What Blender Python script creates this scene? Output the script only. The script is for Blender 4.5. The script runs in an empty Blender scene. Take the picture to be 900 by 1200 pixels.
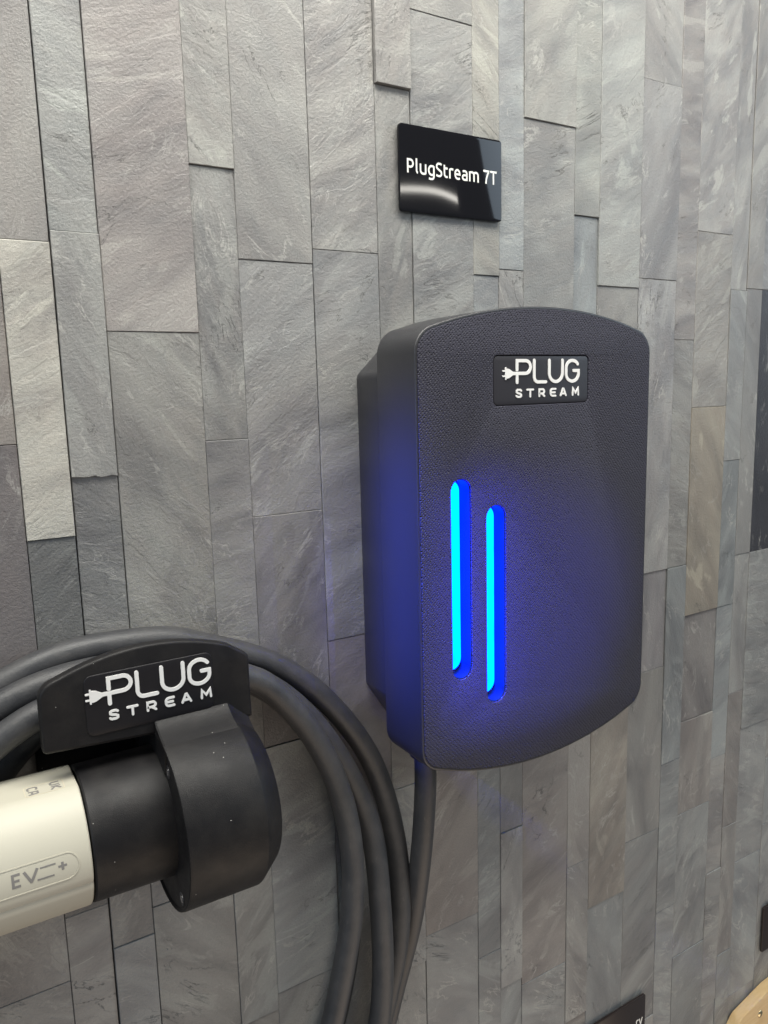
import bpy, bmesh, math, random
from mathutils import Vector, Matrix, noise

random.seed(7)
S = bpy.context.scene
COL = S.collection
MM = 0.001

# ---------------------------------------------------------------- camera
# world: X along the wall to the right, Z up, -Y out of the wall into the room; wall face at Y = 0
cam = bpy.data.cameras.new('camera')
camo = bpy.data.objects.new('camera', cam)
COL.objects.link(camo)
rt = Vector((0.8507, -0.525, -0.0261))
up = Vector((0.1043, 0.1199, 0.9873))
bk = Vector((-0.5152, -0.8426, 0.1568))
M = Matrix((rt, up, bk)).transposed().to_4x4()
M.translation = Vector((0, -0.45, 0))
camo.matrix_world = M
cam.sensor_fit = 'VERTICAL'
cam.sensor_height = 24.0
cam.lens = 24.0 * 910.0 / 1200.0
cam.clip_start = 0.01
cam.clip_end = 50
S.camera = camo

# ---------------------------------------------------------------- world and lamps
w = bpy.data.worlds.new('World')
S.world = w
w.use_nodes = True
bg = w.node_tree.nodes['Background']
bg.inputs[0].default_value = (0.82, 0.91, 1.0, 1)
bg.inputs[1].default_value = 0.17


def aim(o, target):
    d = Vector(target) - o.location
    o.rotation_euler = d.to_track_quat('-Z', 'Y').to_euler()


def area(name, loc, target, sx, sy, power, color):
    l = bpy.data.lights.new(name, 'AREA')
    l.shape = 'RECTANGLE'
    l.size = sx
    l.size_y = sy
    l.energy = power
    l.color = color
    o = bpy.data.objects.new(name, l)
    COL.objects.link(o)
    o.location = loc
    aim(o, target)
    return o


# ceiling panels of the showroom, above and in front of the wall
area('ceiling_lamp', (0.15, -0.34, 0.80), (0.25, 0, 0.0), 1.3, 0.30, 20.5, (1.0, 0.975, 0.90))
# daylight from the shop window, far right
area('window_lamp', (2.85, -1.45, 0.80), (0.60, 0, 0.05), 0.95, 1.25, 17.0, (0.70, 0.85, 1.0))
# light thrown back by the warm wooden floor
area('floor_bounce_lamp', (0.4, -0.9, -1.5), (0.35, 0, -0.4), 1.6, 1.0, 8.0, (1.0, 0.78, 0.58))
# cool fill added on the left to lift the charger's side
area('room_fill_lamp', (-1.9, -1.1, 0.35), (0.25, 0, -0.05), 1.0, 1.0, 8.5, (0.68, 0.82, 1.0))
# a strip lamp deeper in the room (seen mirrored in the name plate)
area('strip_lamp', (1.00, -1.72, 0.555), (0.33, 0, 0.13), 1.1, 0.020, 3.0, (1.0, 0.96, 0.88))


def spot(name, loc, target, power, color, angle, blend, size):
    l = bpy.data.lights.new(name, 'SPOT')
    l.energy = power
    l.color = color
    l.spot_size = math.radians(angle)
    l.spot_blend = blend
    l.shadow_soft_size = size
    o = bpy.data.objects.new(name, l)
    COL.objects.link(o)
    o.location = loc
    aim(o, target)
    return o


# added blue lamps imitating the bars' lens glare on the charger's side and face
o = area('side_glare_lamp', (-0.36, -0.135, 0.40), (0.255, -0.052, -0.118), 0.044, 0.13, 0.20, (0.015, 0.07, 1.0))
o.data.spread = math.radians(7)
spot('face_glare_lamp', (0.345, -0.36, -0.150), (0.348, -0.072, -0.145), 5.2, (0.07, 0.07, 1.0), 44, 1.0, 0.0)
for zz_ in (-0.085, -0.135, -0.185):
    spot('face_glare_lamp', (0.301, -0.122, zz_), (0.302, -0.072, zz_), 0.27, (0.05, 0.06, 1.0), 104, 1.0, 0.0)

S.view_settings.view_transform = 'Standard'
S.view_settings.look = 'None'
S.view_settings.exposure = 0.0
S.view_settings.gamma = 1.0
S.view_settings.use_curve_mapping = False
S.cycles.use_denoising = True
S.cycles.max_bounces = 6


# ---------------------------------------------------------------- node helpers
class NT:
    def __init__(self, name):
        self.m = bpy.data.materials.new(name)
        self.m.use_nodes = True
        self.t = self.m.node_tree
        self.b = self.t.nodes['Principled BSDF']

    def n(self, kind, **kw):
        nd = self.t.nodes.new(kind)
        for k, v in kw.items():
            setattr(nd, k, v)
        return nd

    def link(self, a, b):
        self.t.links.new(a, b)

    def val(self, sock, v):
        if hasattr(v, 'is_linked') or hasattr(v, 'links'):
            self.link(v, sock)
        else:
            sock.default_value = v

    def math(self, op, a, b=None, c=None, clamp=False):
        nd = self.n('ShaderNodeMath', operation=op)
        nd.use_clamp = clamp
        self.val(nd.inputs[0], a)
        if b is not None:
            self.val(nd.inputs[1], b)
        if c is not None:
            self.val(nd.inputs[2], c)
        return nd.outputs[0]

    def noise(self, vec, scale, detail=4, rough=0.5, dist=0.0):
        nd = self.n('ShaderNodeTexNoise')
        self.link(vec, nd.inputs['Vector'])
        nd.inputs['Scale'].default_value = scale
        nd.inputs['Detail'].default_value = detail
        nd.inputs['Roughness'].default_value = rough
        nd.inputs['Distortion'].default_value = dist
        return nd.outputs['Fac']

    def ramp(self, fac, lo, hi, a=0.0, b=1.0):
        nd = self.n('ShaderNodeMapRange')
        self.link(fac, nd.inputs['Value'])
        nd.inputs['From Min'].default_value = lo
        nd.inputs['From Max'].default_value = hi
        nd.inputs['To Min'].default_value = a
        nd.inputs['To Max'].default_value = b
        return nd.outputs[0]

    def mix(self, fac, a, b, mode='MIX'):
        nd = self.n('ShaderNodeMix', data_type='RGBA', blend_type=mode)
        self.val(nd.inputs[0], fac)
        self.val(nd.inputs[6], a)
        self.val(nd.inputs[7], b)
        return nd.outputs[2]

    def bump(self, height, strength, dist, normal=None):
        nd = self.n('ShaderNodeBump')
        nd.inputs['Strength'].default_value = strength
        nd.inputs['Distance'].default_value = dist
        self.link(height, nd.inputs['Height'])
        if normal is not None:
            self.link(normal, nd.inputs['Normal'])
        return nd.outputs['Normal']

    def obj(self):
        return self.n('ShaderNodeTexCoord').outputs['Object']


def rgb(r, g, b):
    return (r, g, b, 1.0)


# ---------------------------------------------------------------- materials
def slate_material():
    k = NT('slate')
    oi = k.n('ShaderNodeObjectInfo')
    tc = k.obj()
    off = k.n('ShaderNodeVectorMath', operation='SCALE')
    cmb = k.n('ShaderNodeCombineXYZ')
    cmb.inputs[0].default_value = 1.0
    cmb.inputs[1].default_value = 1.7
    cmb.inputs[2].default_value = -2.3
    k.link(cmb.outputs[0], off.inputs[0])
    k.link(k.math('MULTIPLY', oi.outputs['Random'], 31.0), off.inputs[3])
    add = k.n('ShaderNodeVectorMath', operation='ADD')
    k.link(tc, add.inputs[0])
    k.link(off.outputs[0], add.inputs[1])
    P = add.outputs[0]
    # grain direction differs from stone to stone
    rot = k.n('ShaderNodeVectorRotate', rotation_type='Y_AXIS')
    k.link(P, rot.inputs['Vector'])
    k.link(k.math('MULTIPLY_ADD', k.math('FRACT', k.math('MULTIPLY', oi.outputs['Random'], 7.31)), 2.9, -1.45), rot.inputs['Angle'])
    mp = k.n('ShaderNodeMapping')
    mp.inputs['Scale'].default_value = (1.0, 1.0, 0.38)
    k.link(rot.outputs[0], mp.inputs['Vector'])
    Q = mp.outputs[0]

    r2 = k.math('FRACT', k.math('MULTIPLY', oi.outputs['Random'], 13.7))
    r3 = k.math('FRACT', k.math('MULTIPLY', oi.outputs['Random'], 29.3))
    r4 = k.math('FRACT', k.math('MULTIPLY', oi.outputs['Random'], 53.9))
    sc = k.n('ShaderNodeVectorMath', operation='SCALE')
    k.link(Q, sc.inputs[0])
    k.link(k.ramp(r4, 0, 1, 0.65, 1.5), sc.inputs[3])
    Q = sc.outputs[0]
    big = k.noise(Q, 26, 4, 0.55, 0.8)
    mid = k.noise(Q, 75, 6, 0.6, 0.9)
    fine = k.noise(P, 620, 5, 0.7)
    grit = k.noise(P, 1900, 3, 0.6)
    # cleft layers: rounded-off steps
    lay = k.noise(Q, 34, 6, 0.58, 0.7)
    st = k.math('MULTIPLY', lay, 7.0)
    fl = k.math('FLOOR', st)
    fr = k.math('FRACT', st)
    stp = k.math('DIVIDE', k.math('ADD', fl, k.ramp(fr, 0.0, 0.30)), 7.0)
    # pale mineral veins
    vn = k.noise(Q, 42, 7, 0.6, 1.6)
    vein = k.ramp(k.math('ABSOLUTE', k.math('SUBTRACT', vn, 0.5)), 0.0, 0.024, 1.0, 0.0)
    vmask = k.ramp(k.noise(P, 38, 2, 0.5), 0.50, 0.66)
    vein = k.math('MULTIPLY', k.math('MULTIPLY', vein, vmask), k.ramp(r2, 0.0, 1.0, 0.45, 1.5), clamp=True)
    # hairline cracks and small dark flakes on some stones
    cn = k.noise(Q, 19, 8, 0.62, 2.2)
    crack = k.math('MULTIPLY', k.ramp(k.math('ABSOLUTE', k.math('SUBTRACT', cn, 0.5)), 0.0, 0.006, 1.0, 0.0), k.ramp(k.noise(P, 24, 2, 0.5), 0.56, 0.66), clamp=True)
    flake = k.math('MULTIPLY', k.ramp(k.noise(P, 55, 7, 0.7, 0.8), 0.665, 0.70), k.ramp(r3, 0.45, 0.6))
    # pale cleft patches
    patch = k.ramp(k.noise(Q, 30, 5, 0.6, 1.2), 0.585, 0.63)

    base = oi.outputs['Color']
    c = k.mix(k.ramp(big, 0.34, 0.66), k.mix(1.0, base, rgb(0.62, 0.62, 0.64), 'MULTIPLY'), k.mix(1.0, base, rgb(1.22, 1.23, 1.20), 'MULTIPLY'))
    c = k.mix(k.math('MULTIPLY', k.ramp(mid, 0.35, 0.7), 0.30), c, k.mix(1.0, base, rgb(1.18, 1.06, 1.0), 'MULTIPLY'))
    c = k.mix(k.math('MULTIPLY', patch, k.ramp(r2, 1.0, 0.0, 0.15, 0.65)), c, k.mix(1.0, base, rgb(1.5, 1.52, 1.45), 'MULTIPLY'))
    c = k.mix(k.math('MULTIPLY', vein, 0.55), c, rgb(0.52, 0.51, 0.47))
    c = k.mix(k.ramp(fine, 0.3, 0.75, 0.0, 0.34), c, k.mix(1.0, base, rgb(0.66, 0.66, 0.68), 'MULTIPLY'))
    c = k.mix(k.ramp(grit, 0.62, 0.8, 0.0, 0.35), c, k.mix(1.0, base, rgb(1.6, 1.55, 1.5), 'MULTIPLY'))
    c = k.mix(k.math('MULTIPLY', crack, 0.75), c, rgb(0.06, 0.06, 0.058))
    c = k.mix(k.math('MULTIPLY', flake, 0.5), c, k.mix(1.0, base, rgb(0.45, 0.44, 0.43), 'MULTIPLY'))
    k.link(c, k.b.inputs['Base Color'])
    k.link(k.ramp(mid, 0.3, 0.7, 0.28, 0.46), k.b.inputs['Roughness'])
    k.b.inputs['Specular IOR Level'].default_value = 0.5
    n0 = k.bump(k.math('SUBTRACT', 1.0, crack), 0.6, 0.0006)
    n1 = k.bump(stp, 0.6, 0.0013, n0)
    k.link(k.ramp(r3, 0, 1, 0.15, 1.0), n1.node.inputs['Strength'])
    n2 = k.bump(mid, 0.36, 0.0007, n1)
    n3 = k.bump(fine, 0.9, 0.0006, n2)
    k.link(n3, k.b.inputs['Normal'])
    return k.m


def plain(name, color, rough, spec=0.5, bump=None, dust=0.0, coat=0.0):
    k = NT(name)
    P = k.obj()
    k.b.inputs['Roughness'].default_value = rough
    k.b.inputs['Specular IOR Level'].default_value = spec
    if coat:
        k.b.inputs['Coat Weight'].default_value = coat
        k.b.inputs['Coat Roughness'].default_value = 0.04
    c = color
    if dust:
        sp = k.n('ShaderNodeTexVoronoi')
        k.link(P, sp.inputs['Vector'])
        sp.inputs['Scale'].default_value = 260
        m = k.math('LESS_THAN', sp.outputs['Distance'], 0.06)
        pick = k.math('GREATER_THAN', k.n('ShaderNodeSeparateColor').outputs[0], 2.0)
        sep = k.n('ShaderNodeSeparateColor')
        k.link(sp.outputs['Color'], sep.inputs[0])
        pick = k.math('GREATER_THAN', sep.outputs[0], 0.86)
        sm = k.ramp(k.noise(P, 60, 4, 0.6), 0.45, 0.75, 0.0, 0.07)
        c1 = k.mix(k.math('MULTIPLY', sm, dust), color, rgb(0.16, 0.145, 0.125))
        c2 = k.mix(k.math('MULTIPLY', k.math('MULTIPLY', m, pick), dust), c1, rgb(0.55, 0.53, 0.5))
        k.link(c2, k.b.inputs['Base Color'])
        k.link(k.ramp(k.noise(P, 90, 4, 0.6), 0.3, 0.7, rough - 0.06, rough + 0.08), k.b.inputs['Roughness'])
    else:
        k.b.inputs['Base Color'].default_value = color
    if bump:
        sc, dist, strg = bump
        k.link(k.bump(k.noise(P, sc, 3, 0.6), strg, dist), k.b.inputs['Normal'])
    return k.m


def leather_panel_material():
    """grained black plastic: rows of little pits running on the diagonal"""
    k = NT('grained_black_plastic')
    P = k.obj()
    rot = k.n('ShaderNodeVectorRotate', rotation_type='Y_AXIS')
    rot.inputs['Angle'].default_value = math.radians(40)
    k.link(P, rot.inputs['Vector'])
    mp = k.n('ShaderNodeMapping')
    mp.inputs['Scale'].default_value = (1.0, 0.02, 1.35)
    k.link(rot.outputs[0], mp.inputs['Vector'])
    v = k.n('ShaderNodeTexVoronoi')
    k.link(mp.outputs[0], v.inputs['Vector'])
    v.inputs['Scale'].default_value = 500
    v.inputs['Randomness'].default_value = 0.30
    pit = k.ramp(v.outputs['Distance'], 0.10, 0.45)
    fine = k.noise(P, 2400, 2, 0.6)
    k.b.inputs['Base Color'].default_value = rgb(0.036, 0.035, 0.052)
    k.b.inputs['Roughness'].default_value = 0.60
    k.b.inputs['Specular IOR Level'].default_value = 0.38
    n1 = k.bump(pit, 1.0, 0.0009)
    n2 = k.bump(fine, 0.7, 0.00025, n1)
    k.link(n2, k.b.inputs['Normal'])
    return k.m


def cable_material():
    k = NT('black_cable_rubber')
    tc = k.n('ShaderNodeTexCoord').outputs['UV']
    P = k.obj()
    mp = k.n('ShaderNodeMapping')
    mp.inputs['Scale'].default_value = (3.0, 5.0, 1.0)
    k.link(tc, mp.inputs['Vector'])
    scr = k.ramp(k.noise(mp.outputs[0], 6, 5, 0.7, 0.3), 0.60, 0.78)
    dust = k.ramp(k.noise(P, 70, 5, 0.65), 0.40, 0.80)
    c = k.mix(k.math('MULTIPLY', dust, 0.35), rgb(0.040, 0.041, 0.045), rgb(0.12, 0.115, 0.11))
    c = k.mix(k.math('MULTIPLY', scr, 0.30), c, rgb(0.20, 0.185, 0.16))
    k.link(c, k.b.inputs['Base Color'])
    k.link(k.ramp(dust, 0, 1, 0.44, 0.60), k.b.inputs['Roughness'])
    k.b.inputs['Specular IOR Level'].default_value = 0.55
    k.link(k.bump(k.noise(P, 700, 4, 0.65), 0.5, 0.0004), k.b.inputs['Normal'])
    return k.m


def emitter(name, color, strength):
    k = NT(name)
    k.b.inputs['Base Color'].default_value = rgb(0.0, 0.0, 0.0)
    k.b.inputs['Specular IOR Level'].default_value = 0.0
    g = k.noise(k.obj(), 45, 3, 0.6)
    k.link(k.mix(k.ramp(g, 0.3, 0.7), tuple(c * 0.84 for c in color[:3]) + (1,), tuple(c * 1.25 for c in color[:3]) + (1,)), k.b.inputs['Emission Color'])
    k.b.inputs['Emission Strength'].default_value = strength
    return k.m


def sign_material():
    k = NT('gloss_black_acrylic')
    P = k.obj()
    k.b.inputs['Base Color'].default_value = rgb(0.008, 0.008, 0.010)
    k.b.inputs['Roughness'].default_value = 0.055
    k.b.inputs['Specular IOR Level'].default_value = 0.22
    sx = k.n('ShaderNodeSeparateXYZ')
    k.link(P, sx.inputs[0])
    xx = k.math('MAXIMUM', k.math('ADD', sx.outputs[0], 0.022), 0.0)
    h = k.math('MULTIPLY', k.math('MULTIPLY', k.math('MULTIPLY', xx, xx), sx.outputs[2]), -9.0)
    k.link(k.bump(h, 1.0, 1.0), k.b.inputs['Normal'])
    return k.m


def wood_material():
    k = NT('pale_wood')
    P = k.obj()
    mp = k.n('ShaderNodeMapping')
    mp.inputs['Scale'].default_value = (0.12, 1, 1)
    k.link(P, mp.inputs['Vector'])
    g = k.noise(mp.outputs[0], 160, 5, 0.6, 0.4)
    k.link(k.mix(k.ramp(g, 0.3, 0.7), rgb(0.62, 0.42, 0.20), rgb(0.74, 0.54, 0.29)), k.b.inputs['Base Color'])
    k.b.inputs['Roughness'].default_value = 0.5
    return k.m


MAT = {
    'slate': slate_material(),
    'mortar': plain('dark_mortar', rgb(0.02, 0.02, 0.02), 0.9, 0.2),
    'shell': plain('satin_black_plastic', rgb(0.026, 0.026, 0.030), 0.34, 0.75, (1500, 0.0003, 0.5)),
    'panel': leather_panel_material(),
    'holster': plain('moulded_black_plastic', rgb(0.009, 0.0085, 0.0095), 0.45, 0.30, (2200, 0.00022, 0.6), dust=1.0),
    'plate': plain('smooth_black_plastic', rgb(0.010, 0.009, 0.011), 0.42, 0.4, (1300, 0.0002, 0.3)),
    'badge': plain('badge_black_plastic', rgb(0.026, 0.025, 0.031), 0.40, 0.45, (1300, 0.0002, 0.3)),
    'white': plain('raised_white_plastic', rgb(0.85, 0.84, 0.82), 0.45),
    'cream': plain('cream_plastic', rgb(0.53, 0.505, 0.415), 0.48, 0.5, (500, 0.0001, 0.15)),
    'grey_print': plain('grey_print', rgb(0.22, 0.21, 0.20), 0.5),
    'dark_groove': plain('cream_groove', rgb(0.62, 0.56, 0.43), 0.5),
    'cable': cable_material(),
    'bar': emitter('blue_light_bar', rgb(0.0, 0.0135, 1.0), 80.0),
    'liner': plain('clear_blue_liner', rgb(0.008, 0.022, 0.008), 0.5, 0.15),
    'sign': sign_material(),
    'sign_brown': plain('satin_dark_acrylic', rgb(0.022, 0.014, 0.012), 0.30, 0.5),
    'sign_text': plain('white_vinyl_lettering', rgb(0.86, 0.85, 0.80), 0.5),
    'metal': None,
    'wood': wood_material(),
    'brass': None,
}
k = NT('screw_steel'); k.b.inputs['Metallic'].default_value = 1.0
k.b.inputs['Base Color'].default_value = rgb(0.6, 0.6, 0.62); k.b.inputs['Roughness'].default_value = 0.25
MAT['metal'] = k.m
k = NT('brass'); k.b.inputs['Metallic'].default_value = 1.0
k.b.inputs['Base Color'].default_value = rgb(0.75, 0.62, 0.38); k.b.inputs['Roughness'].default_value = 0.22
MAT['brass'] = k.m


# ---------------------------------------------------------------- object helpers (all shape numbers in millimetres: x, depth out of the wall, z)
def W(x, d, z):
    return Vector((x * MM, -d * MM, z * MM))


def empty(name, loc, label, cat, group=None):
    o = bpy.data.objects.new(name, None)
    o.empty_display_size = 0.02
    COL.objects.link(o)
    o.location = loc
    tag(o, label, cat, group)
    return o


def tag(o, label, cat, group=None):
    o['label'] = label
    o['category'] = cat
    if group:
        o['group'] = group


def link_mesh(name, me, mat, parent=None, smooth=None):
    """mesh given in world metres; re-based on its own centre so that object coordinates are local"""
    if mat is not None and len(me.materials) == 0:
        me.materials.append(mat)
    co = [v.co for v in me.vertices]
    lo = Vector([min(c[i] for c in co) for i in range(3)])
    hi = Vector([max(c[i] for c in co) for i in range(3)])
    ctr = (lo + hi) / 2
    me.transform(Matrix.Translation(-ctr))
    o = bpy.data.objects.new(name, me)
    COL.objects.link(o)
    if parent is not None:
        chain = Vector((0, 0, 0))
        p = parent
        while p is not None:
            chain += p.location
            p = p.parent
        o.parent = parent
        o.location = ctr - chain
    else:
        o.location = ctr
    if smooth is not None:
        for p in me.polygons:
            p.use_smooth = True
        me.set_sharp_from_angle(angle=math.radians(smooth))
    return o


def from_bm(name, bm, mat, parent=None, smooth=None):
    bmesh.ops.recalc_face_normals(bm, faces=bm.faces)
    me = bpy.data.meshes.new(name)
    bm.to_mesh(me)
    bm.free()
    return link_mesh(name, me, mat, parent, smooth)


def slab(name, outlines, d0, d1, mat, parent=None, bevel=0.0, res=2, smooth=35):
    """outline(s) in the wall plane (first = outside, rest = holes) filled and extruded between two depths"""
    cu = bpy.data.curves.new(name, 'CURVE')
    cu.dimensions = '2D'
    cu.fill_mode = 'BOTH'
    cu.extrude = (d1 - d0) / 2 * MM - bevel * MM
    cu.bevel_depth = bevel * MM
    cu.bevel_resolution = res
    cu.offset = -bevel * MM
    for pts in outlines:
        sp = cu.splines.new('POLY')
        sp.points.add(len(pts) - 1)
        for p, (x, z) in zip(sp.points, pts):
            p.co = (x * MM, z * MM, 0, 1)
        sp.use_cyclic_u = True
    ob = bpy.data.objects.new(name, cu)
    COL.objects.link(ob)
    dg = bpy.context.evaluated_depsgraph_get()
    dg.update()
    me = bpy.data.meshes.new_from_object(ob.evaluated_get(dg))
    bpy.data.objects.remove(ob)
    bpy.data.curves.remove(cu)
    # curve plane (x, y, z) -> world (x, -z - mid depth, y)
    mid = (d0 + d1) / 2 * MM
    me.transform(Matrix(((1, 0, 0, 0), (0, 0, -1, -mid), (0, 1, 0, 0), (0, 0, 0, 1))))
    bm = bmesh.new()
    bm.from_mesh(me)
    bmesh.ops.remove_doubles(bm, verts=bm.verts, dist=1e-6)
    bmesh.ops.recalc_face_normals(bm, faces=bm.faces)
    bm.to_mesh(me)
    bm.free()
    me.materials.clear()
    me.name = name
    return link_mesh(name, me, mat, parent, smooth)


def arc(cx, cz, rx, rz, a0, a1, n=10):
    return [(cx + rx * math.cos(math.radians(a0 + (a1 - a0) * i / n)), cz + rz * math.sin(math.radians(a0 + (a1 - a0) * i / n))) for i in range(n + 1)]


def rrect(x0, x1, z0, z1, r, n=6):
    return (arc(x1 - r, z1 - r, r, r, 0, 90, n) + arc(x0 + r, z1 - r, r, r, 90, 180, n)
            + arc(x0 + r, z0 + r, r, r, 180, 270, n) + arc(x1 - r, z0 + r, r, r, 270, 360, n))


def fillet(poly, radii, n=7):
    """round the corners of a polygon; radii per corner"""
    out = []
    N = len(poly)
    for i in range(N):
        p = Vector(poly[i]); a = Vector(poly[i - 1]); b = Vector(poly[(i + 1) % N])
        r = radii[i]
        if r <= 0:
            out.append(tuple(p)); continue
        u = (a - p).normalized(); v = (b - p).normalized()
        ang = math.acos(max(-1, min(1, u.dot(v))))
        t = min(r / math.tan(ang / 2), (a - p).length * 0.9, (b - p).length * 0.9)
        rr = t * math.tan(ang / 2)
        c = p + (u + v).normalized() * (rr / math.sin(ang / 2))
        s = p + u * t - c; e = p + v * t - c
        a0 = math.atan2(s.y, s.x); a1 = math.atan2(e.y, e.x)
        da = (a1 - a0 + math.pi) % (2 * math.pi) - math.pi
        for k in range(n + 1):
            th = a0 + da * k / n
            out.append((c.x + rr * math.cos(th), c.y + rr * math.sin(th)))
    return out


def arched(x0, x1, zt, zb, drop_t, drop_b, rc, inset=0.0):
    """rectangle with bowed top and bottom; zt / zb are the crowns"""
    xc = (x0 + x1) / 2
    hw = (x1 - x0) / 2 - inset
    ztt = zt - inset; zbb = zb + inset
    poly = []; rad = []
    N = 22
    for i in range(N + 1):       # top, right to left
        t = 1 - 2 * i / N
        poly.append((xc + hw * t, ztt - drop_t * t * t)); rad.append(rc - inset if i in (0, N) else 0)
    for i in range(N + 1):       # bottom, left to right
        t = -1 + 2 * i / N
        poly.append((xc + hw * t, zbb + drop_b * t * t)); rad.append(rc - inset if i in (0, N) else 0)
    # drop the points that the corner rounding would swallow
    keep = []; kr = []
    corners = [p for p, r in zip(poly, rad) if r > 0]
    for p, r in zip(poly, rad):
        if r == 0 and any(math.hypot(p[0] - q[0], p[1] - q[1]) < rc * 1.15 for q in corners):
            continue
        keep.append(p); kr.append(r)
    return fillet(keep, kr, 9)


def ribbon(bm, pts, wd, lift, thick, place, round_caps=True, seg=None):
    """one pen stroke: a flat-topped ribbon of width wd along pts, standing `thick` proud; place(u, v, h) -> world"""
    if seg:
        dp = [pts[0]]
        for a_, b_ in zip(pts, pts[1:]):
            m_ = max(1, int(math.hypot(b_[0] - a_[0], b_[1] - a_[1]) / seg))
            dp += [(a_[0] + (b_[0] - a_[0]) * q / m_, a_[1] + (b_[1] - a_[1]) * q / m_) for q in range(1, m_ + 1)]
        pts = dp
    P = [Vector(p) for p in pts]
    Q = [P[0]]
    for p in P[1:]:
        if (p - Q[-1]).length > 1e-6:
            Q.append(p)
    P = Q
    n = len(P)
    L = []; R = []
    for i in range(n):
        if i == 0:
            t = (P[1] - P[0]).normalized(); m = Vector((-t.y, t.x)); s = 1
        elif i == n - 1:
            t = (P[-1] - P[-2]).normalized(); m = Vector((-t.y, t.x)); s = 1
        else:
            t0 = (P[i] - P[i - 1]).normalized(); t1 = (P[i + 1] - P[i]).normalized()
            tt = (t0 + t1)
            tt = tt.normalized() if tt.length > 1e-6 else t0
            m = Vector((-tt.y, tt.x))
            s = 1 / max(0.45, m.dot(Vector((-t0.y, t0.x))))
        L.append(P[i] + m * (wd / 2 * s)); R.append(P[i] - m * (wd / 2 * s))
    loop = list(L)
    if round_caps:
        t = (P[-1] - P[-2]).normalized(); a = math.atan2(t.x, -t.y) if False else math.atan2(t.y, t.x)
        for k in range(1, 6):
            th = a + math.pi / 2 - math.pi * k / 6
            loop.append(P[-1] + Vector((math.cos(th), math.sin(th))) * wd / 2)
    nL = len(L)
    capE = loop[nL:]
    loop += list(reversed(R))
    capS = []
    if round_caps:
        t = (P[0] - P[1]).normalized(); a = math.atan2(t.y, t.x)
        for k in range(1, 6):
            th = a + math.pi / 2 - math.pi * k / 6
            capS.append(P[0] + Vector((math.cos(th), math.sin(th))) * wd / 2)
    vt = {}

    def V(p, h, key):
        if key not in vt:
            vt[key] = bm.verts.new(place(p.x, p.y, h))
        return vt[key]
    h1 = lift + thick
    Lt = [V(p, h1, ('L', i)) for i, p in enumerate(L)]
    Rt = [V(p, h1, ('R', i)) for i, p in enumerate(R)]
    Et = [V(p, h1, ('E', i)) for i, p in enumerate(capE)]
    St = [V(p, h1, ('S', i)) for i, p in enumerate(capS)]
    for i in range(n - 1):
        bm.faces.new((Lt[i], Rt[i], Rt[i + 1], Lt[i + 1]))
    if round_caps:
        bm.faces.new([Lt[-1]] + Et + [Rt[-1]])
        bm.faces.new([Rt[0]] + St + [Lt[0]])
    rim2 = [(p, v) for p, v in zip(L, Lt)] + list(zip(capE, Et)) + list(zip(reversed(R), reversed(Rt))) + list(zip(capS, St))
    low = [bm.verts.new(place(p.x, p.y, lift - 0.3 * thick)) for p, _ in rim2]
    m = len(rim2)
    for i in range(m):
        j = (i + 1) % m
        bm.faces.new((rim2[i][1], rim2[j][1], low[j], low[i]))


def glyph(name, strokes, wd, thick, place, mat, parent, caps=True, dz=0.04, seg=None):
    bm = bmesh.new()
    for i, s in enumerate(strokes):
        ribbon(bm, s, wd, i * dz, thick, place, caps, seg)
    return from_bm(name, bm, mat, parent)


def lathe_x(name, prof, ad, az, mat, parent, n=72, smooth=30, cap=True):
    """profile [(x, r), ...] turned about a line parallel to the wall's x axis at depth ad, height az"""
    bm = bmesh.new()
    rings = []
    for x, r in prof:
        ring = []
        for i in range(n):
            a = 2 * math.pi * i / n
            ring.append(bm.verts.new(W(x, ad + r * math.cos(a), az + r * math.sin(a))))
        rings.append(ring)
    for A, B in zip(rings, rings[1:]):
        for i in range(n):
            j = (i + 1) % n
            bm.faces.new((A[i], A[j], B[j], B[i]))
    if cap:
        bm.faces.new(rings[0])
        bm.faces.new(rings[-1])
    return from_bm(name, bm, mat, parent, smooth)


# ---------------------------------------------------------------- the slate wall
bm = bmesh.new()
vs = [bm.verts.new(W(x, d, z)) for d in (-14, -60) for x, z in ((-420, -980), (1180, -980), (1180, 620), (-420, 620))]
bm.faces.new(vs[0:4]); bm.faces.new(vs[4:8])
for i in range(4):
    bm.faces.new((vs[i], vs[(i + 1) % 4], vs[4 + (i + 1) % 4], vs[4 + i]))
wall = from_bm('wall', bm, MAT['mortar'])
wall['kind'] = 'structure'
wall['label'] = 'wall clad in upright grey slate strips of mixed widths'


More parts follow.
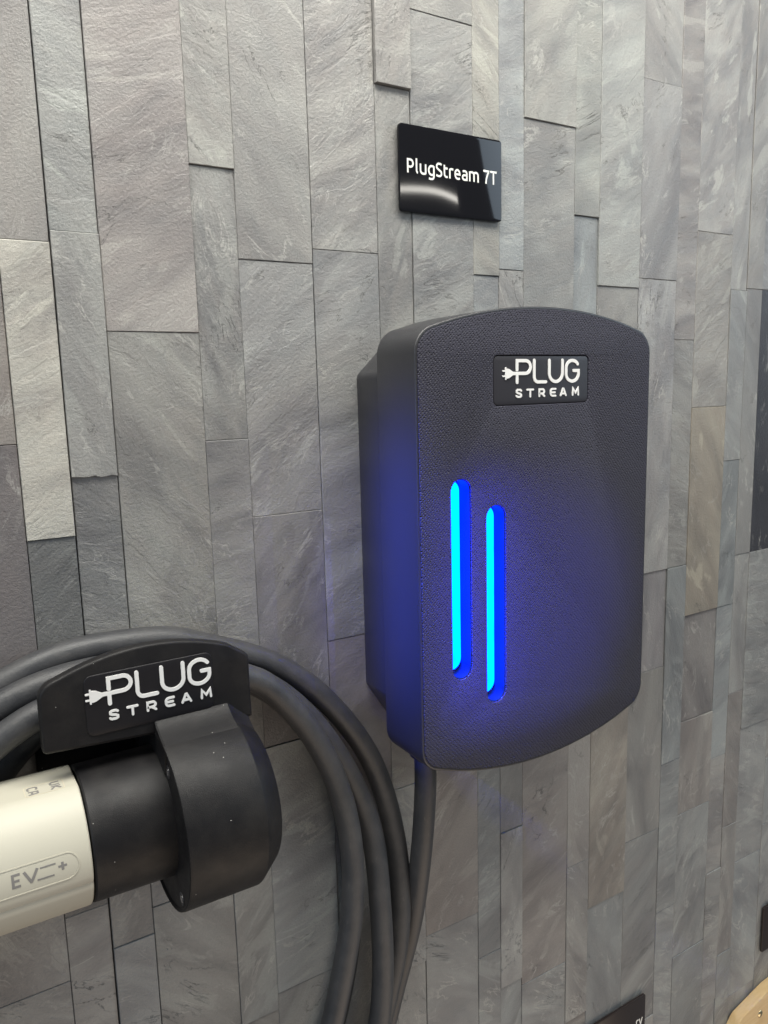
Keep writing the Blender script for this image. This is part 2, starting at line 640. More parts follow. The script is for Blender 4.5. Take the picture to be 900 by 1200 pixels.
def tile(x0, x1, z0, z1, proud, color, gl, gr, jag_b=0.0, jag_t=0.0):
    """one piece of slate: front a little uneven, edges slightly rounded, 12 mm thick"""
    x0 += gl; x1 -= gr
    z0 += 0.13; z1 -= 0.13
    nx = 8 if (jag_b or jag_t) else 2
    nz = max(2, min(6, int((z1 - z0) / 28)))
    bm = bmesh.new()
    g = []
    sx = random.uniform(-0.5, 0.5) * 0.5
    sz = random.uniform(-0.5, 0.5) * 0.5
    for j in range(nz + 1):
        row = []
        for i in range(nx + 1):
            u = i / nx; v = j / nz
            x = x0 + 0.32 + (x1 - x0 - 0.64) * u
            z = z0 + 0.32 + (z1 - z0 - 0.64) * v
            if j == 0 and jag_b:
                z += jag_b * (noise.noise((x * 0.21, 3.1, 0)) + 0.5 * noise.noise((x * 0.8, 9.1, 0)))
            if j == nz and jag_t:
                z += jag_t
            d = proud + sx * (u - 0.5) + sz * (v - 0.5)
            if 0 < i < nx or 0 < j < nz:
                d += 0.38 * noise.noise((x * 0.035 + 7.7 * x0, z * 0.02, 1.3))
            row.append((x, d, z))
        g.append(row)
    F = [[bm.verts.new(W(*p)) for p in row] for row in g]
    for j in range(nz):
        for i in range(nx):
            bm.faces.new((F[j][i], F[j][i + 1], F[j + 1][i + 1], F[j + 1][i]))
    # border loop
    idx = ([(0, i) for i in range(nx + 1)] + [(j, nx) for j in range(1, nz + 1)]
           + [(nz, i) for i in range(nx - 1, -1, -1)] + [(j, 0) for j in range(nz - 1, 0, -1)])
    e = []; bck = []
    for j, i in idx:
        x, d, z = g[j][i]
        ox = (-0.32 if i == 0 else 0.32 if i == nx else 0)
        oz = (-0.32 if j == 0 else 0.32 if j == nz else 0)
        rag = 0.22 * noise.noise((z * 0.35, x0, 5.0)) if ox else 0.18 * noise.noise((x * 0.35, z0, 6.0))
        e.append(bm.verts.new(W(x + ox + (rag if ox else 0), d - 0.34, z + oz + (rag if oz else 0))))
        bck.append(bm.verts.new(W(x + ox, -13.6, z + oz)))
    n = len(idx)
    for a in range(n):
        b = (a + 1) % n
        fa = F[idx[a][0]][idx[a][1]]; fb = F[idx[b][0]][idx[b][1]]
        bm.faces.new((fa, fb, e[b], e[a]))
        bm.faces.new((e[a], e[b], bck[b], bck[a]))
    o = from_bm('slate_tile', bm, MAT['slate'], wall, 20)
    lum = sum(color) / 3
    o.color = (*[(lum + (c - lum) * 0.6) * 0.94 for c in color], 1.0)
    return o


# column edges (x) and, per column, the cross joints (z) read off the photograph; the rest is carried on in the same rhythm
XL, XR, ZT, ZB = -150.0, 985.0, 400.0, -790.0
edges = [-150, -101, -76, -51, -26, 0, 50, 75, 100, 152, 179, 228, 276, 303, 354.3, 377.7, 401, 452, 478.5, 525.5, 572.5, 599, 647.5, 671.5, 695, 741, 767, 792, 843, 868, 919, 945, 985]
joints = {50: [80, -76, -300], 75: [86, -44, -172, -330], 100: [35, -150, -313, -420], 152: [128, -28, -190, -422], 179: [78, -77, -230, -410],
          228: [87, -167, -330, -470], 276: [191, 20, -140, -290, -440], 303: [240, -95, -420, -580], 354.3: [78, -75, -230, -462, -600],
          377.7: [83, -120, -359, -500, -640], 401: [189, 40, -130, -300, -508, -660], 452: [127, -30, -180, -300, -417, -570],
          478.5: [76, -80, -236, -467, -620], 525.5: [237, 84, -167, -259, -420, -620], 572.5: [35, -167, -356, -510, -665],
          599: [127, -24, -216, -321, -416, -570], 647.5: [80, -75, -216, -372, -497, -650], 671.5: [82, -168, -310, -454, -600],
          695: [282, 82, -168, -353, -502, -660], 0: [-24, 130, -180, -340]}
gaps = {75: 0.75, 100: 0.45, 50: 0.35, 228: 0.42, 525.5: 0.45, 671.5: 0.5, 303: 0.35, 276: 0.3}
GREY = (0.293, 0.303, 0.298)
special = {   # (column, index from the top) -> colour, proud
    (50, 1): ((0.50, 0.475, 0.40), 0.9), (50, 0): ((0.30, 0.285, 0.265), 0.5), (50, 2): ((0.17, 0.172, 0.17), -0.2),
    (0, 1): ((0.27, 0.235, 0.21), 0.2), (0, 2): ((0.20, 0.175, 0.175), 0.0), (0, 0): ((0.30, 0.285, 0.265), 0.5),
    (75, 0): ((0.305, 0.315, 0.30), 0.0), (75, 1): ((0.30, 0.30, 0.285), 1.5), (75, 2): ((0.235, 0.235, 0.23), -0.2),
    (100, 0): ((0.33, 0.30, 0.28), 0.9), (100, 1): ((0.30, 0.295, 0.27), 0.4),
    (152, 0): ((0.31, 0.305, 0.28), 0.9), (152, 1): ((0.27, 0.272, 0.26), -0.1), (152, 2): ((0.25, 0.25, 0.25), 0.4),
    (179, 0): ((0.31, 0.305, 0.285), 0.4), (179, 1): ((0.29, 0.29, 0.285), 0.0), (179, 2): ((0.225, 0.22, 0.22), 0.3),
    (228, 0): ((0.32, 0.31, 0.29), 0.1), (228, 1): ((0.30, 0.302, 0.295), 0.2), (228, 2): ((0.24, 0.22, 0.23), 0.1),
    (276, 0): ((0.30, 0.285, 0.265), 3.0), (276, 1): ((0.29, 0.285, 0.265), 0.0),
    (303, 0): ((0.31, 0.305, 0.28), 0.9), (303, 1): ((0.30, 0.30, 0.285), 0.8),
    (354.3, 0): ((0.36, 0.35, 0.30), 0.7), (401, 0): ((0.33, 0.33, 0.30), 1.4), (401, 1): ((0.31, 0.31, 0.29), 0.4),
    (452, 0): ((0.315, 0.325, 0.295), 0.7), (478.5, 0): ((0.33, 0.34, 0.32), 1.3), (525.5, 1): ((0.29, 0.285, 0.28), 0.7),
    (572.5, 0): ((0.29, 0.27, 0.255), 0.2), (599, 2): ((0.335, 0.29, 0.215), 0.6), (599, 1): ((0.29, 0.275, 0.25), 0.3),
    (599, 3): ((0.22, 0.205, 0.20), -0.6), (525.5, 2): ((0.31, 0.31, 0.31), 0.5), (525.5, 3): ((0.245, 0.235, 0.25), -0.5),
    (695, 2): ((0.045, 0.045, 0.058), 0.2), (695, 1): ((0.25, 0.255, 0.26), 0.2), (401, 4): ((0.27, 0.245, 0.23), 0.2),  # darkest stone: own dark tone plus shade and reflection put into its colour
    (303, 2): ((0.30, 0.275, 0.255), 0.3), (452, 4): ((0.30, 0.28, 0.26), 0.6), (599, 4): ((0.30, 0.275, 0.25), 0.3),
    (478.5, 3): ((0.32, 0.285, 0.235), 0.9), (671.5, 3): ((0.255, 0.235, 0.22), 0.0),
}
for ci in range(len(edges) - 1):
    x0, x1 = edges[ci], edges[ci + 1]
    zs = joints.get(x0)
    if zs is None:
        zs = []
        z = ZT - random.uniform(20, 150)
        while z > ZB + 40:
            zs.append(z)
            z -= random.choice((76, 128, 152, 155, 204))
    zs = sorted([z for z in zs if ZB < z < ZT], reverse=True)
    zz = [ZT] + zs + [ZB]
    gl = gaps.get(x0, 0.04); gr = gaps.get(x1, 0.04)
    for r in range(len(zz) - 1):
        sp = special.get((x0, r))
        if sp:
            colr, pr = sp
        else:
            f = random.uniform(0.80, 1.12)
            t = random.uniform(-0.018, 0.022)
            colr = (GREY[0] * f + t, GREY[1] * f, GREY[2] * f - t * 0.7)
            pr = random.uniform(-0.6, 0.9)
        jb = 3.0 if (x0, r) == (75, 1) else 0.0
        jt = 3.5 if (x0, r) == (75, 2) else 0.0
        tile(x0, x1, zz[r + 1], zz[r], pr, colr, gl / 2, gr / 2, jb, jt)

# ---------------------------------------------------------------- the charger
CX0, CX1 = 255.0, 456.5
charger = empty('wall_charger', W(355.7, 0, -257), 'tall black wall charger with bowed top and bottom and two glowing blue bars', 'charger')
# mounting base against the wall (chamfered at its corners)
bo = fillet([(256.8, 9), (275, 26), (436, 26), (454.5, 9), (454.5, -203), (432, -238), (279, -238), (256.8, -203)], [6] * 8)
slab('back_box', [bo], -1.5, 29, MAT['shell'], charger, bevel=0.8)
outer = arched(CX0, CX1, 49.0, -257.0, 16.5, 20.0, 17.0)



def stadium(x0, x1, z0, z1):
    r = (x1 - x0) / 2
    return arc(x0 + r, z1 - r, r, r, 0, 180, 14) + arc(x0 + r, z0 + r, r, r, 180, 360, 14)


slots = [(279.4, 294.8, -184.6, -56.0), (307.0, 322.8, -206.4, -74.8)]
PL = (312.8, 395.0, -12.6, 18.6)
lip = arched(CX0, CX1, 49.0, -257.0, 16.5, 20.0, 17.0)
inner = arched(CX0, CX1, 49.0, -257.0, 16.5, 20.0, 17.0, inset=1.7)
holes = [stadium(*s) for s in slots] + [rrect(*PL, 3.6)]
hole_big = arched(CX0, CX1, 49.0, -257.0, 16.5, 20.0, 17.0, inset=2.3)
slab('cover', [lip, hole_big], 28.5, 71.3, MAT['shell'], charger, bevel=0.9)
slab('chassis', [arched(CX0, CX1, 49.0, -257.0, 16.5, 20.0, 17.0, inset=2.2)], 30.0, 59.5, MAT['shell'], charger)
slab('front_panel', [inner] + holes, 59.6, 72.0, MAT['panel'], charger, bevel=0.55)
for s in slots:
    x0, x1, z0, z1 = s
    # light pipe at the bottom of the slot, and the liner round it
    bar = slab('light_bar', [stadium(x0 + 0.6, x1 - 0.6, z0 + 3.0, z1 - 1.8)], 58.0, 60.2, MAT['bar'], charger)
    slab('slot_liner', [stadium(x0 - 0.1, x1 + 0.1, z0 - 0.1, z1 + 0.1), stadium(x0 + 0.45, x1 - 0.45, z0 + 0.45, z1 - 0.45)], 59.55, 70.6, MAT['liner'], charger)

# --- lettering shared by the two logo plates: local millimetres, baseline at 0
PLUG = {
    'p': [[(1, 8.9), (1, 14.5), (8.2, 14.5)] + arc(8.2, 10.55, 4.0, 3.95, 88, -88, 14) + [(8.2, 6.6), (-3.0, 6.6)], [(1, 6.2), (1, 1)]],
    'l': [[(15.4, 14.6), (15.4, 4.4)] + arc(18.8, 4.4, 3.4, 3.4, 180, 270, 8) + [(25.4, 1)]],
    'u': [[(28.4, 14.6), (28.4, 6.4)] + arc(34.2, 6.4, 5.8, 5.4, 180, 360, 18) + [(40.0, 14.6)]],
    'g': [arc(48.9, 9.6, 5.6, 4.9, 32, 180, 14) + arc(48.9, 5.9, 5.6, 4.9, 180, 360, 16) + [(54.5, 7.9), (50.2, 7.9)]],
}
STREAM = {
    's': [[(4.5, 4.5), (3.7, 5.05), (1.6, 5.05), (0.75, 4.5), (0.75, 3.6), (1.6, 3.05), (3.6, 2.6), (4.45, 2.0), (4.45, 1.2), (3.6, 0.65), (1.5, 0.65), (0.6, 1.2)]],
    't': [[(9.6, 5.0), (14.6, 5.0)], [(12.1, 4.8), (12.1, 0.65)]],
    'r': [[(19.9, 0.65), (19.9, 5.0), (22.6, 5.0)] + arc(22.6, 3.65, 1.5, 1.35, 85, -85, 8) + [(22.6, 2.3), (20.2, 2.3)], [(22.2, 2.2), (24.2, 0.65)]],
    'e': [[(34.0, 5.0), (31.6, 5.0)] + arc(31.6, 3.4, 1.9, 1.6, 90, 180, 6) + arc(31.6, 2.2, 1.9, 1.6, 180, 270, 6) + [(34.0, 0.6)], [(30.0, 2.8), (33.4, 2.8)]],
    'a': [[(38.6, 0.65), (40.6, 5.0), (41.2, 5.0), (43.3, 0.65)], [(39.6, 1.85), (42.4, 1.85)]],
    'm': [[(49.4, 0.65), (49.7, 5.0), (52.0, 2.1), (54.3, 5.0), (54.6, 0.65)]],
}


def logo(plate, x0, zb, zs, face, sc=1.0):
    pl = lambda u, v, h: W(x0 + u * sc, face + h, zb + v * sc)
    for key in 'plug':
        glyph('letter', PLUG[key], 2.05, 0.55, pl, MAT['white'], plate)
    # the little mains plug on the tail of the P
    bm = bmesh.new()
    body = fillet([(-8.2, 9.9), (-5.6, 9.4), (-2.4, 7.6), (-2.4, 5.6), (-5.6, 3.8), (-8.2, 3.3)], [0.9, 1.6, 0.4, 0.4, 1.6, 0.9], 4)
    top = [bm.verts.new(pl(u, v, 0.68)) for u, v in body]
    low = [bm.verts.new(pl(u, v, -0.1)) for u, v in body]
    bm.faces.new(top)
    for i in range(len(body)):
        j = (i + 1) % len(body)
        bm.faces.new((top[i], top[j], low[j], low[i]))
    ribbon(bm, [(-8.3, 10.1), (-8.3, 3.1)], 0.95, 0.0, 0.62, pl)
    ribbon(bm, [(-8.3, 8.2), (-10.4, 8.2)], 0.95, 0.0, 0.55, pl)
    ribbon(bm, [(-8.3, 5.0), (-10.4, 5.0)], 0.95, 0.0, 0.55, pl)
    from_bm('plug_icon', bm, MAT['white'], plate)
    ps = lambda u, v, h: W(x0 + u * sc, face + h, zs + v * sc)
    for key in 'stream':
        glyph('letter', STREAM[key], 1.25, 0.5, ps, MAT['white'], plate)


pb = PL
lp = slab('logo_plate', [rrect(pb[0] + 0.4, pb[1] - 0.4, pb[2] + 0.4, pb[3] - 0.4, 3.3)], 62.0, 71.5, MAT['badge'], charger, bevel=0.5)
logo(lp, 331.0, 0.7, -8.0, 71.5)

# cable gland under the unit
bm = bmesh.new()
for rr, z0, z1 in ((10.5, -248, -226),):
    n = 28
    a = [bm.verts.new(W(281 + rr * math.cos(2 * math.pi * i / n), 36 + rr * math.sin(2 * math.pi * i / n), z0)) for i in range(n)]
    b = [bm.verts.new(W(281 + rr * math.cos(2 * math.pi * i / n), 36 + rr * math.sin(2 * math.pi * i / n), z1)) for i in range(n)]
    for i in range(n):
        j = (i + 1) % n
        bm.faces.new((a[i], a[j], b[j], b[i]))
    bm.faces.new(a); bm.faces.new(b)
from_bm('cable_gland', bm, MAT['shell'], charger, 30)

# ---------------------------------------------------------------- plug holster
AD, RZ = 59.0, -222.4            # collar axis
PD, BZ, PR = 50.0, -222.0, 34.8  # plug and barrel axis, plug radius
FD = 58.0                      # depth of the arched plate's face
holster = empty('plug_holster', W(100, 0, -270), 'black holster with round collar and arched logo plate holding the cream plug', 'plug holder')
ph = fillet([(41.2, -172.5), (41.6, -139)] + [(95 + 50 * t, -126.8 - 11.3 * t * t) for t in [-0.86 + 1.72 * i / 14 for i in range(15)]] + [(149.5, -143), (149.8, -179.6)],
            [2.5, 9] + [0] * 15 + [5, 1.0], 6)
arch = slab('arched_plate', [ph], FD - 7.0, FD, MAT['holster'], holster, bevel=1.6, res=3)
lp2 = slab('logo_plate', [rrect(62.4, 128.2, -168.7, -137.0, 4.0)], FD - 1.0, FD + 0.55, MAT['plate'], holster, bevel=0.45)
logo(lp2, 73.2, -154.2, -162.3, FD + 0.55, 0.975)
lathe_x('collar', [(96.4, 20.0), (96.4, 45.6), (95.7, 46.3), (95.3, 47.0), (95.6, 47.7), (96.6, 48.0), (135.8, 48.0), (136.8, 47.7), (147.0, 39.4), (148.0, 38.0), (148.0, 5.0)], AD, RZ, MAT['holster'], holster, 96, 24)
lathe_x('barrel', [(58.8, 31.2), (56.4, 31.8), (56.0, 32.8), (56.2, 34.0), (57.0, 34.5), (98.5, 34.8)], PD, BZ, MAT['holster'], holster, 84, 30)
# saddle that carries the coil, between wall and arched plate, running down into the collar
slab('dark_backing', [rrect(43, 149, -262, -150, 5)], 0.3, 6.0, MAT['holster'], holster, bevel=1.0)  # black sheet added to darken the wall below the arched plate
slab('saddle', [fillet([(96.5, -169.5), (136, -169.5), (147.5, -178), (147.5, -200), (96.5, -200)], [2, 2, 2, 0, 0])], -1.0, FD - 0.4, MAT['holster'], holster, bevel=1.0)
# shoulder where the collar flows up into the arched plate, cut off at a slant on the right
sec = [(50, -168.3), (57.9, -168.3), (58.8, -169.4), (60.5, -170.9), (63.5, -172.6), (67.0, -174.4), (71, -175.85), (75, -177.7), (72, -192), (50, -192)]
bm = bmesh.new()
rows = []
for x, k_ in ((95.6, 0.0), (96.4, -0.35), (135.5, -0.35), (136.2, 0.0), (147.6, 1.0)):
    row = []
    for d, z in sec:
        if k_ <= 0:
            row.append(bm.verts.new(W(x, d + k_ * -0.6, z - k_ * 0.6 if k_ else z - 0.2)))
        else:
            row.append(bm.verts.new(W(x, d - 0.12 * (d - 50), z - 9.6)))
    rows.append(row)
for A, B in zip(rows, rows[1:]):
    for i in range(len(sec)):
        j = (i + 1) % len(sec)
        bm.faces.new((A[i], A[j], B[j], B[i]))
bm.faces.new(rows[0]); bm.faces.new(rows[-1])
from_bm('collar_shoulder', bm, MAT['holster'], holster, 22)
# screws in the collar face
for d, z in ((75.0, -190.0), (84.0, -255.5)):
    lathe_x('screw_hole', [(96.5, 3.4), (96.1, 3.4), (96.05, 2.9), (96.3, 2.3)], d, z, MAT['shell'], holster, 20, cap=True)
    lathe_x('screw', [(95.9, 0.4), (95.9, 1.4), (96.1, 2.1), (96.9, 2.2)], d, z, MAT['metal'], holster, 20)

# ---------------------------------------------------------------- the cream plug sitting in it
plug = empty('charging_plug', W(10, 52, -255), 'cream plug with grey lettering pushed into the black holster', 'plug')
prof_a = []
NA = 96


def plug_r(a):
    """radius of the moulding by angle (degrees, 0 = straight out of the wall, 90 = up): soft ridges and a flat on top"""
    r = PR
    if 66 < a < 114:
        r = PR * math.cos(math.radians(24)) / math.cos(math.radians(a - 90)) + 0.35
    return r


def plug_surface(x, a, h):
    r = plug_r(a) + h
    ar = math.radians(a)
    return W(x, PD + r * math.cos(ar), BZ + r * math.sin(ar))


bm = bmesh.new()
xs = [(55.4, -2.2), (55.3, -0.7), (54.7, 0.0), (40, 0.0), (20, 0.0), (0, 0.0), (-16, -0.4), (-30, -2.2), (-42, -6.0), (-55, -11), (-80, -15), (-120, -16.5), (-150, -18), (-158, -24)]
rings = []
for x, dr in xs:
    ring = []
    for i in range(NA):
        a = 360 * i / NA - 90
        g = 0.0
        if x > -40 and abs(a + 14.0) < 1.6:
            g = -0.9
        ring.append(bm.verts.new(plug_surface(x, a, dr + g)))
    rings.append(ring)
for A, B in zip(rings, rings[1:]):
    for i in range(NA):
        j = (i + 1) % NA
        bm.faces.new((A[i], A[j], B[j], B[i]))
bm.faces.new(rings[0]); bm.faces.new(rings[-1])
pbody = from_bm('plug_body', bm, MAT['cream'], plug, 32)
DEG = math.degrees(1 / 36.0)     # one millimetre round the girth, in degrees
# oval badge outline
ov = lambda u, v, h: plug_surface(u, v * DEG, h)
bm = bmesh.new()
pill = arc(43.4, 4.6, 6.0, 6.6, -90, 90, 14) + arc(14.0, 4.6, 6.0, 6.6, 90, 270, 14)
pill.append(pill[0])
ribbon(bm, pill, 0.55, 0.0, 0.22, ov, False, 0.8)
badge = from_bm('badge_outline', bm, MAT['cream'], plug, 40)
EV = {'e': [[(23.9, 8.0), (20.8, 8.0), (20.8, 2.4), (23.9, 2.4)], [(20.9, 5.2), (23.5, 5.2)]],
      'v': [[(25.6, 8.2), (28.5, 2.3)], [(28.3, 2.3), (31.3, 8.2)]],
      'bars': [[(32.4, 7.7), (39.2, 7.7)], [(30.9, 2.5), (38.2, 2.5)]],
      'plus': [[(40.2, 5.6), (44.0, 5.6)], [(42.1, 7.5), (42.1, 3.7)]]}
for key, wd in (('e', 1.15), ('v', 1.2), ('bars', 0.75), ('plus', 1.1)):
    glyph('badge_mark' if key in ('bars', 'plus') else 'letter', EV[key], wd, 0.10, ov, MAT['grey_print'], plug, caps=False, dz=0.03, seg=0.7)
# UKCA mark on the flat top, read from the far side: up = +x, reading down the girth
uk = lambda u, v, h: plug_surface(40.2 + (v - 40.2) * 1.08, 79.0 - u * 1.15 * DEG, h)
MARK = [[[(-3.6, 47.0), (-3.6, 44.0), (-2.9, 43.2), (-1.7, 43.2), (-1.0, 44.0), (-1.0, 47.0)]],
        [[(0.6, 47.2), (0.6, 43.1)], [(3.2, 47.2), (0.8, 45.0), (3.3, 43.1)]],
        [[(-0.9, 36.9), (-1.6, 37.4), (-2.9, 37.4), (-3.6, 36.7), (-3.6, 34.4), (-2.9, 33.6), (-1.6, 33.6), (-0.9, 34.1)]],
        [[(0.5, 33.5), (0.9, 37.4), (2.9, 37.4), (3.3, 33.5)], [(0.8, 35.1), (3.0, 35.1)]]]
for s in MARK:
    glyph('letter', s, 0.95, 0.08, uk, MAT['grey_print'], plug, caps=False, dz=0.03, seg=0.7)
bm = bmesh.new()
fr = rrect(-5.0, 4.6, 32.2, 48.6, 1.0, 3)
fr.append(fr[0])
ribbon(bm, fr, 0.3, 0.0, 0.12, uk, False, 0.8)
from_bm('mark_frame', bm, MAT['dark_groove'], plug, 40)

# ---------------------------------------------------------------- charging cable: one length, from the charger down, three turns round the saddle, into the plug
ctl = [
    (281, 36, -240), (281, 36, -268), (280, 34, -303), (279.5, 28, -341), (280, 18, -383), (276, 10.5, -416), (268, 9.5, -440), (258, 9.5, -471), (238, 9.5, -520), (185, 10, -570), (110, 12, -596),
    (20, 14, -585), (-55, 13, -520), (-100, 12, -420), (-95, 11, -300), (-50, 10.5, -205), (-5, 10, -163), (33, 10, -147.5), (52, 10, -140.5), (69, 10, -138), (88, 10, -138), (119, 10, -140.5), (131, 10, -145.5), (149, 10, -153), (168, 10, -161.0), (188, 11, -173), (205, 12, -187),
    (221, 12, -204.5), (236, 12, -225), (248, 12, -245), (257.5, 12.5, -267), (266, 15, -302), (268.5, 20, -340), (266, 22.5, -376), (262, 23, -402), (254, 23, -428), (246, 23, -455), (232, 20, -490), (205, 11, -525), (130, 11, -562), (40, 11, -560), (-30, 11, -505), (-70, 12, -410), (-65, 14, -300), (-40, 19, -215),
    (0, 24, -168), (30, 25, -153.5), (50, 25, -147.5), (75, 25, -146), (100, 25, -147), (125, 24.5, -152.5), (150, 24, -163), (178, 24, -180), (201, 24, -206), (219, 24, -234), (236.5, 24, -273), (243.5, 28, -304), (243, 33, -334), (244, 35, -385), (239, 36, -442),
    (218, 34, -495), (160, 24, -545), (80, 26, -545), (0, 26, -490), (-40, 26, -400), (-42, 29, -300), (-18, 33, -215), (8, 36, -180), (28, 37, -166), (46, 37.3, -157.5), (70, 37.4, -154.5), (95, 37.4, -154.5), (120, 37.2, -156), (142, 36, -160), (160, 34, -166.5), (172, 33, -176), (182, 32, -189), (195, 31, -206), (213, 33, -244), (220, 36, -279), (222, 37.5, -315), (217.5, 38, -354),
    (210, 38, -383), (202, 37, -417), (185, 36, -455), (150, 30, -490), (100, 24, -505), (40, 16, -490), (0, 10, -440), (-20, 9, -350), (-8, 9, -255), (20, 9, -200), (55, 9.5, -170), (95, 9.5, -160), (130, 9.5, -162), (169, 9.5, -177), (192, 9.5, -199), (207, 9.5, -219), (224, 9.5, -257), (233, 9.5, -297), (236, 9.5, -340), (233, 9.5, -380), (222, 9.5, -432),
    (190, 14, -500), (110, 30, -545), (-20, 40, -560), (-150, 48, -500), (-225, 52, -390), (-230, 52, -290), (-195, 50, -228), (-158, 50, -222),
]
P = [Vector(p) for p in ctl]


def catmull(P, per):
    out = []
    n = len(P)
    for i in range(n - 1):
        p0 = P[max(i - 1, 0)]; p1 = P[i]; p2 = P[i + 1]; p3 = P[min(i + 2, n - 1)]
        # centripetal
        def tj(ti, a, b):
            return ti + max((b - a).length, 1e-4) ** 0.5
        t0 = 0; t1 = tj(t0, p0, p1) if i > 0 else 1e-2; t2 = tj(t1, p1, p2); t3 = tj(t2, p2, p3) if i < n - 2 else t2 + 1e-2
        if i == 0:
            p0 = p1 - (p2 - p1) * 0.01
        if i == n - 2:
            p3 = p2 + (p2 - p1) * 0.01
        for k in range(per):
            t = t1 + (t2 - t1) * k / per
            A1 = p0 * ((t1 - t) / (t1 - t0)) + p1 * ((t - t0) / (t1 - t0))
            A2 = p1 * ((t2 - t) / (t2 - t1)) + p2 * ((t - t1) / (t2 - t1))
            A3 = p2 * ((t3 - t) / (t3 - t2)) + p3 * ((t - t2) / (t3 - t2))
            B1 = A1 * ((t2 - t) / (t2 - t0)) + A2 * ((t - t0) / (t2 - t0))
            B2 = A2 * ((t3 - t) / (t3 - t1)) + A3 * ((t - t1) / (t3 - t1))
            out.append(B1 * ((t2 - t) / (t2 - t1)) + B2 * ((t - t1) / (t2 - t1)))
    out.append(P[-1])
    return out


path = catmull(P, 7)
for _ in range(22):      # relax: a thick cable does not kink
    q = path[:]
    for i in range(2, len(path) - 2):
        q[i] = path[i] * 0.5 + (path[i - 1] + path[i + 1]) * 0.25
    path = q
CR = 7.6
bm = bmesh.new()
uvl = bm.loops.layers.uv.new('UVMap')
NS = 20
rings = []
dist = [0.0]
for i in range(1, len(path)):
    dist.append(dist[-1] + (path[i] - path[i - 1]).length)
nrm = Vector((0, 1, 0))
for i, p in enumerate(path):
    t = (path[min(i + 1, len(path) - 1)] - path[max(i - 1, 0)]).normalized()
    nrm = (nrm - t * nrm.dot(t)).normalized()
    b = t.cross(nrm)
    rings.append([bm.verts.new(W(*(p + nrm * CR * math.cos(2 * math.pi * k / NS) + b * CR * math.sin(2 * math.pi * k / NS)))) for k in range(NS)])
for i in range(len(rings) - 1):
    for k in range(NS):
        j = (k + 1) % NS
        f = bm.faces.new((rings[i][k], rings[i][j], rings[i + 1][j], rings[i + 1][k]))
        for lp_, (uu, vv) in zip(f.loops, ((k, dist[i]), (k + 1, dist[i]), (k + 1, dist[i + 1]), (k, dist[i + 1]))):
            lp_[uvl].uv = (uu / NS, vv * 0.004)
bm.faces.new(rings[0]); bm.faces.new(rings[-1])
cable = from_bm('charging_cable', bm, MAT['cable'], None, 60)
tag(cable, 'thick black cable coiled over the holster and running up into the charger', 'cable')

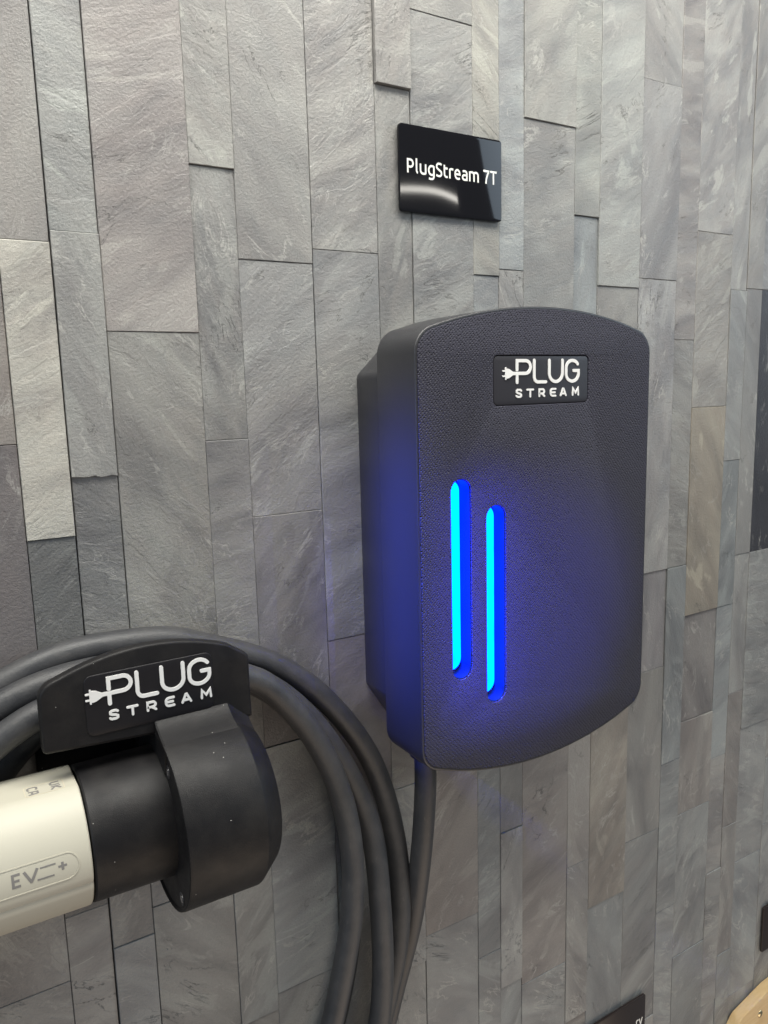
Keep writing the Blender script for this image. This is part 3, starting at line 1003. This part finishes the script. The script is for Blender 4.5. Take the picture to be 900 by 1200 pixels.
# ---------------------------------------------------------------- name plates
G = {   # pen strokes in thousandths of an em, with the advance
    'P': (610, [[(120, 0), (120, 645), (300, 645)] + arc(300, 470, 185, 175, 88, -88, 12) + [(300, 295), (140, 295)]]),
    'l': (280, [[(115, 745), (115, 160)] + arc(215, 160, 100, 112, 180, 262, 6)]),
    'u': (580, [[(110, 520), (110, 210)] + arc(270, 210, 160, 165, 180, 270, 8) + [(360, 47), (470, 68)], [(470, 520), (470, 45)]]),
    'g': (575, [[(465, 465), (400, 478), (320, 478)] + arc(300, 262, 195, 216, 90, 270, 16) + [(380, 50), (465, 85)], [(470, 490), (470, 0)] + arc(320, 0, 150, 160, 0, -90, 8) + [(220, -160), (110, -140)]]),
    'S': (540, [[(450, 610), (370, 650), (280, 652)] + arc(250, 500, 150, 152, 90, 200, 8) + [(180, 390), (280, 340), (380, 280)] + arc(290, 180, 150, 142, 35, -90, 9) + [(200, 38), (70, 80)]]),
    't': (400, [[(115, 640), (115, 190)] + arc(255, 190, 140, 142, 180, 270, 8) + [(345, 62)], [(125, 470), (345, 470)]]),
    'r': (385, [[(110, 0), (110, 440), (190, 472), (270, 478), (360, 465)]]),
    'e': (570, [[(110, 265), (460, 265)] + arc(285, 265, 175, 215, 0, 180, 16) + arc(300, 262, 190, 220, 180, 270, 8) + [(380, 42), (455, 65)]]),
    'a': (525, [[(105, 455), (180, 475), (250, 478)] + arc(265, 335, 150, 143, 90, 0, 8) + [(415, 50), (330, 42), (240, 42)] + arc(215, 155, 120, 113, 270, 90, 10) + [(300, 272), (405, 268)]]),
    'm': (855, [[(110, 0), (110, 455), (200, 475), (270, 478)] + arc(290, 340, 140, 138, 90, 0, 8) + [(430, 0)], [(432, 430), (500, 470), (590, 478)] + arc(600, 340, 140, 138, 90, 0, 8) + [(740, 0)]]),
    ' ': (235, []),
    '7': (560, [[(60, 648), (470, 648), (470, 630), (380, 470), (290, 240), (255, 0)]]),
    'T': (560, [[(30, 648), (530, 648)], [(280, 640), (280, 0)]]),
    'y': (500, [[(60, 520), (240, 30)], [(440, 520), (250, 20), (200, -110), (130, -165), (50, -160)]]),
}


def name_plate(x0, zt, mat, text, tx, tz, label, em=11.45, warp=True):
    root = empty('name_plate', W(x0 + 42.8, 0, zt - 54.4), label, 'name plate', 'black name plates on the slate wall')
    b = slab('plate', [rrect(x0, x0 + 85.6, zt - 54.4, zt, 2.2, 5)], 1.6, 3.8, mat, root, bevel=0.25)
    slab('adhesive_pad', [rrect(x0 + 9, x0 + 76.6, zt - 44, zt - 10, 1.5, 3)], 0.2, 1.6, MAT['mortar'], root)
    u = tx
    for ch in text:
        adv, st = G[ch]
        if st:
            pl = lambda a, bb, h, u=u: W(u + a * em / 1000, 3.8 + h, tz + bb * em / 1000 * 1.12)
            glyph('letter', st, 104, 0.07, pl, MAT['sign_text'], root, caps=False, dz=0.02)
        u += adv * em / 1000
    return root


name_plate(291.6, 169.2, MAT['sign'], 'PlugStream 7T', 296.6, 139.2, 'black name plate reading PlugStream 7T, above the charger')
name_plate(470.6, -587.0, MAT['sign_brown'], 'ry', 552.6 - 9.8, -617.2, 'dark name plate ending in the letters ry, low below the charger')
name_plate(747.0, -573.0, MAT['sign_brown'], '', 0, 0, 'dark name plate cut off by the frame, above the wooden board')

# ---------------------------------------------------------------- wooden board, lower right
board = empty('wooden_board', W(790, 0, -800), 'pale wooden board with a round screw at its arched top corner', 'board')
bp = fillet([(676, -800), (684, -700), (701, -681), (752, -668.5), (830, -664), (900, -672), (918, -690), (926, -800)], [0, 16, 14, 60, 60, 14, 12, 0], 7)
slab('wood_panel', [bp], 1.0, 13.0, MAT['wood'], board, bevel=0.7)
bm = bmesh.new()
bmesh.ops.create_uvsphere(bm, u_segments=20, v_segments=10, radius=4.2 * MM, matrix=Matrix.Translation(W(735.5, 12.6, -690.5)) @ Matrix.Diagonal((1, 0.5, 1, 1)))
from_bm('screw', bm, MAT['brass'], board, 60)
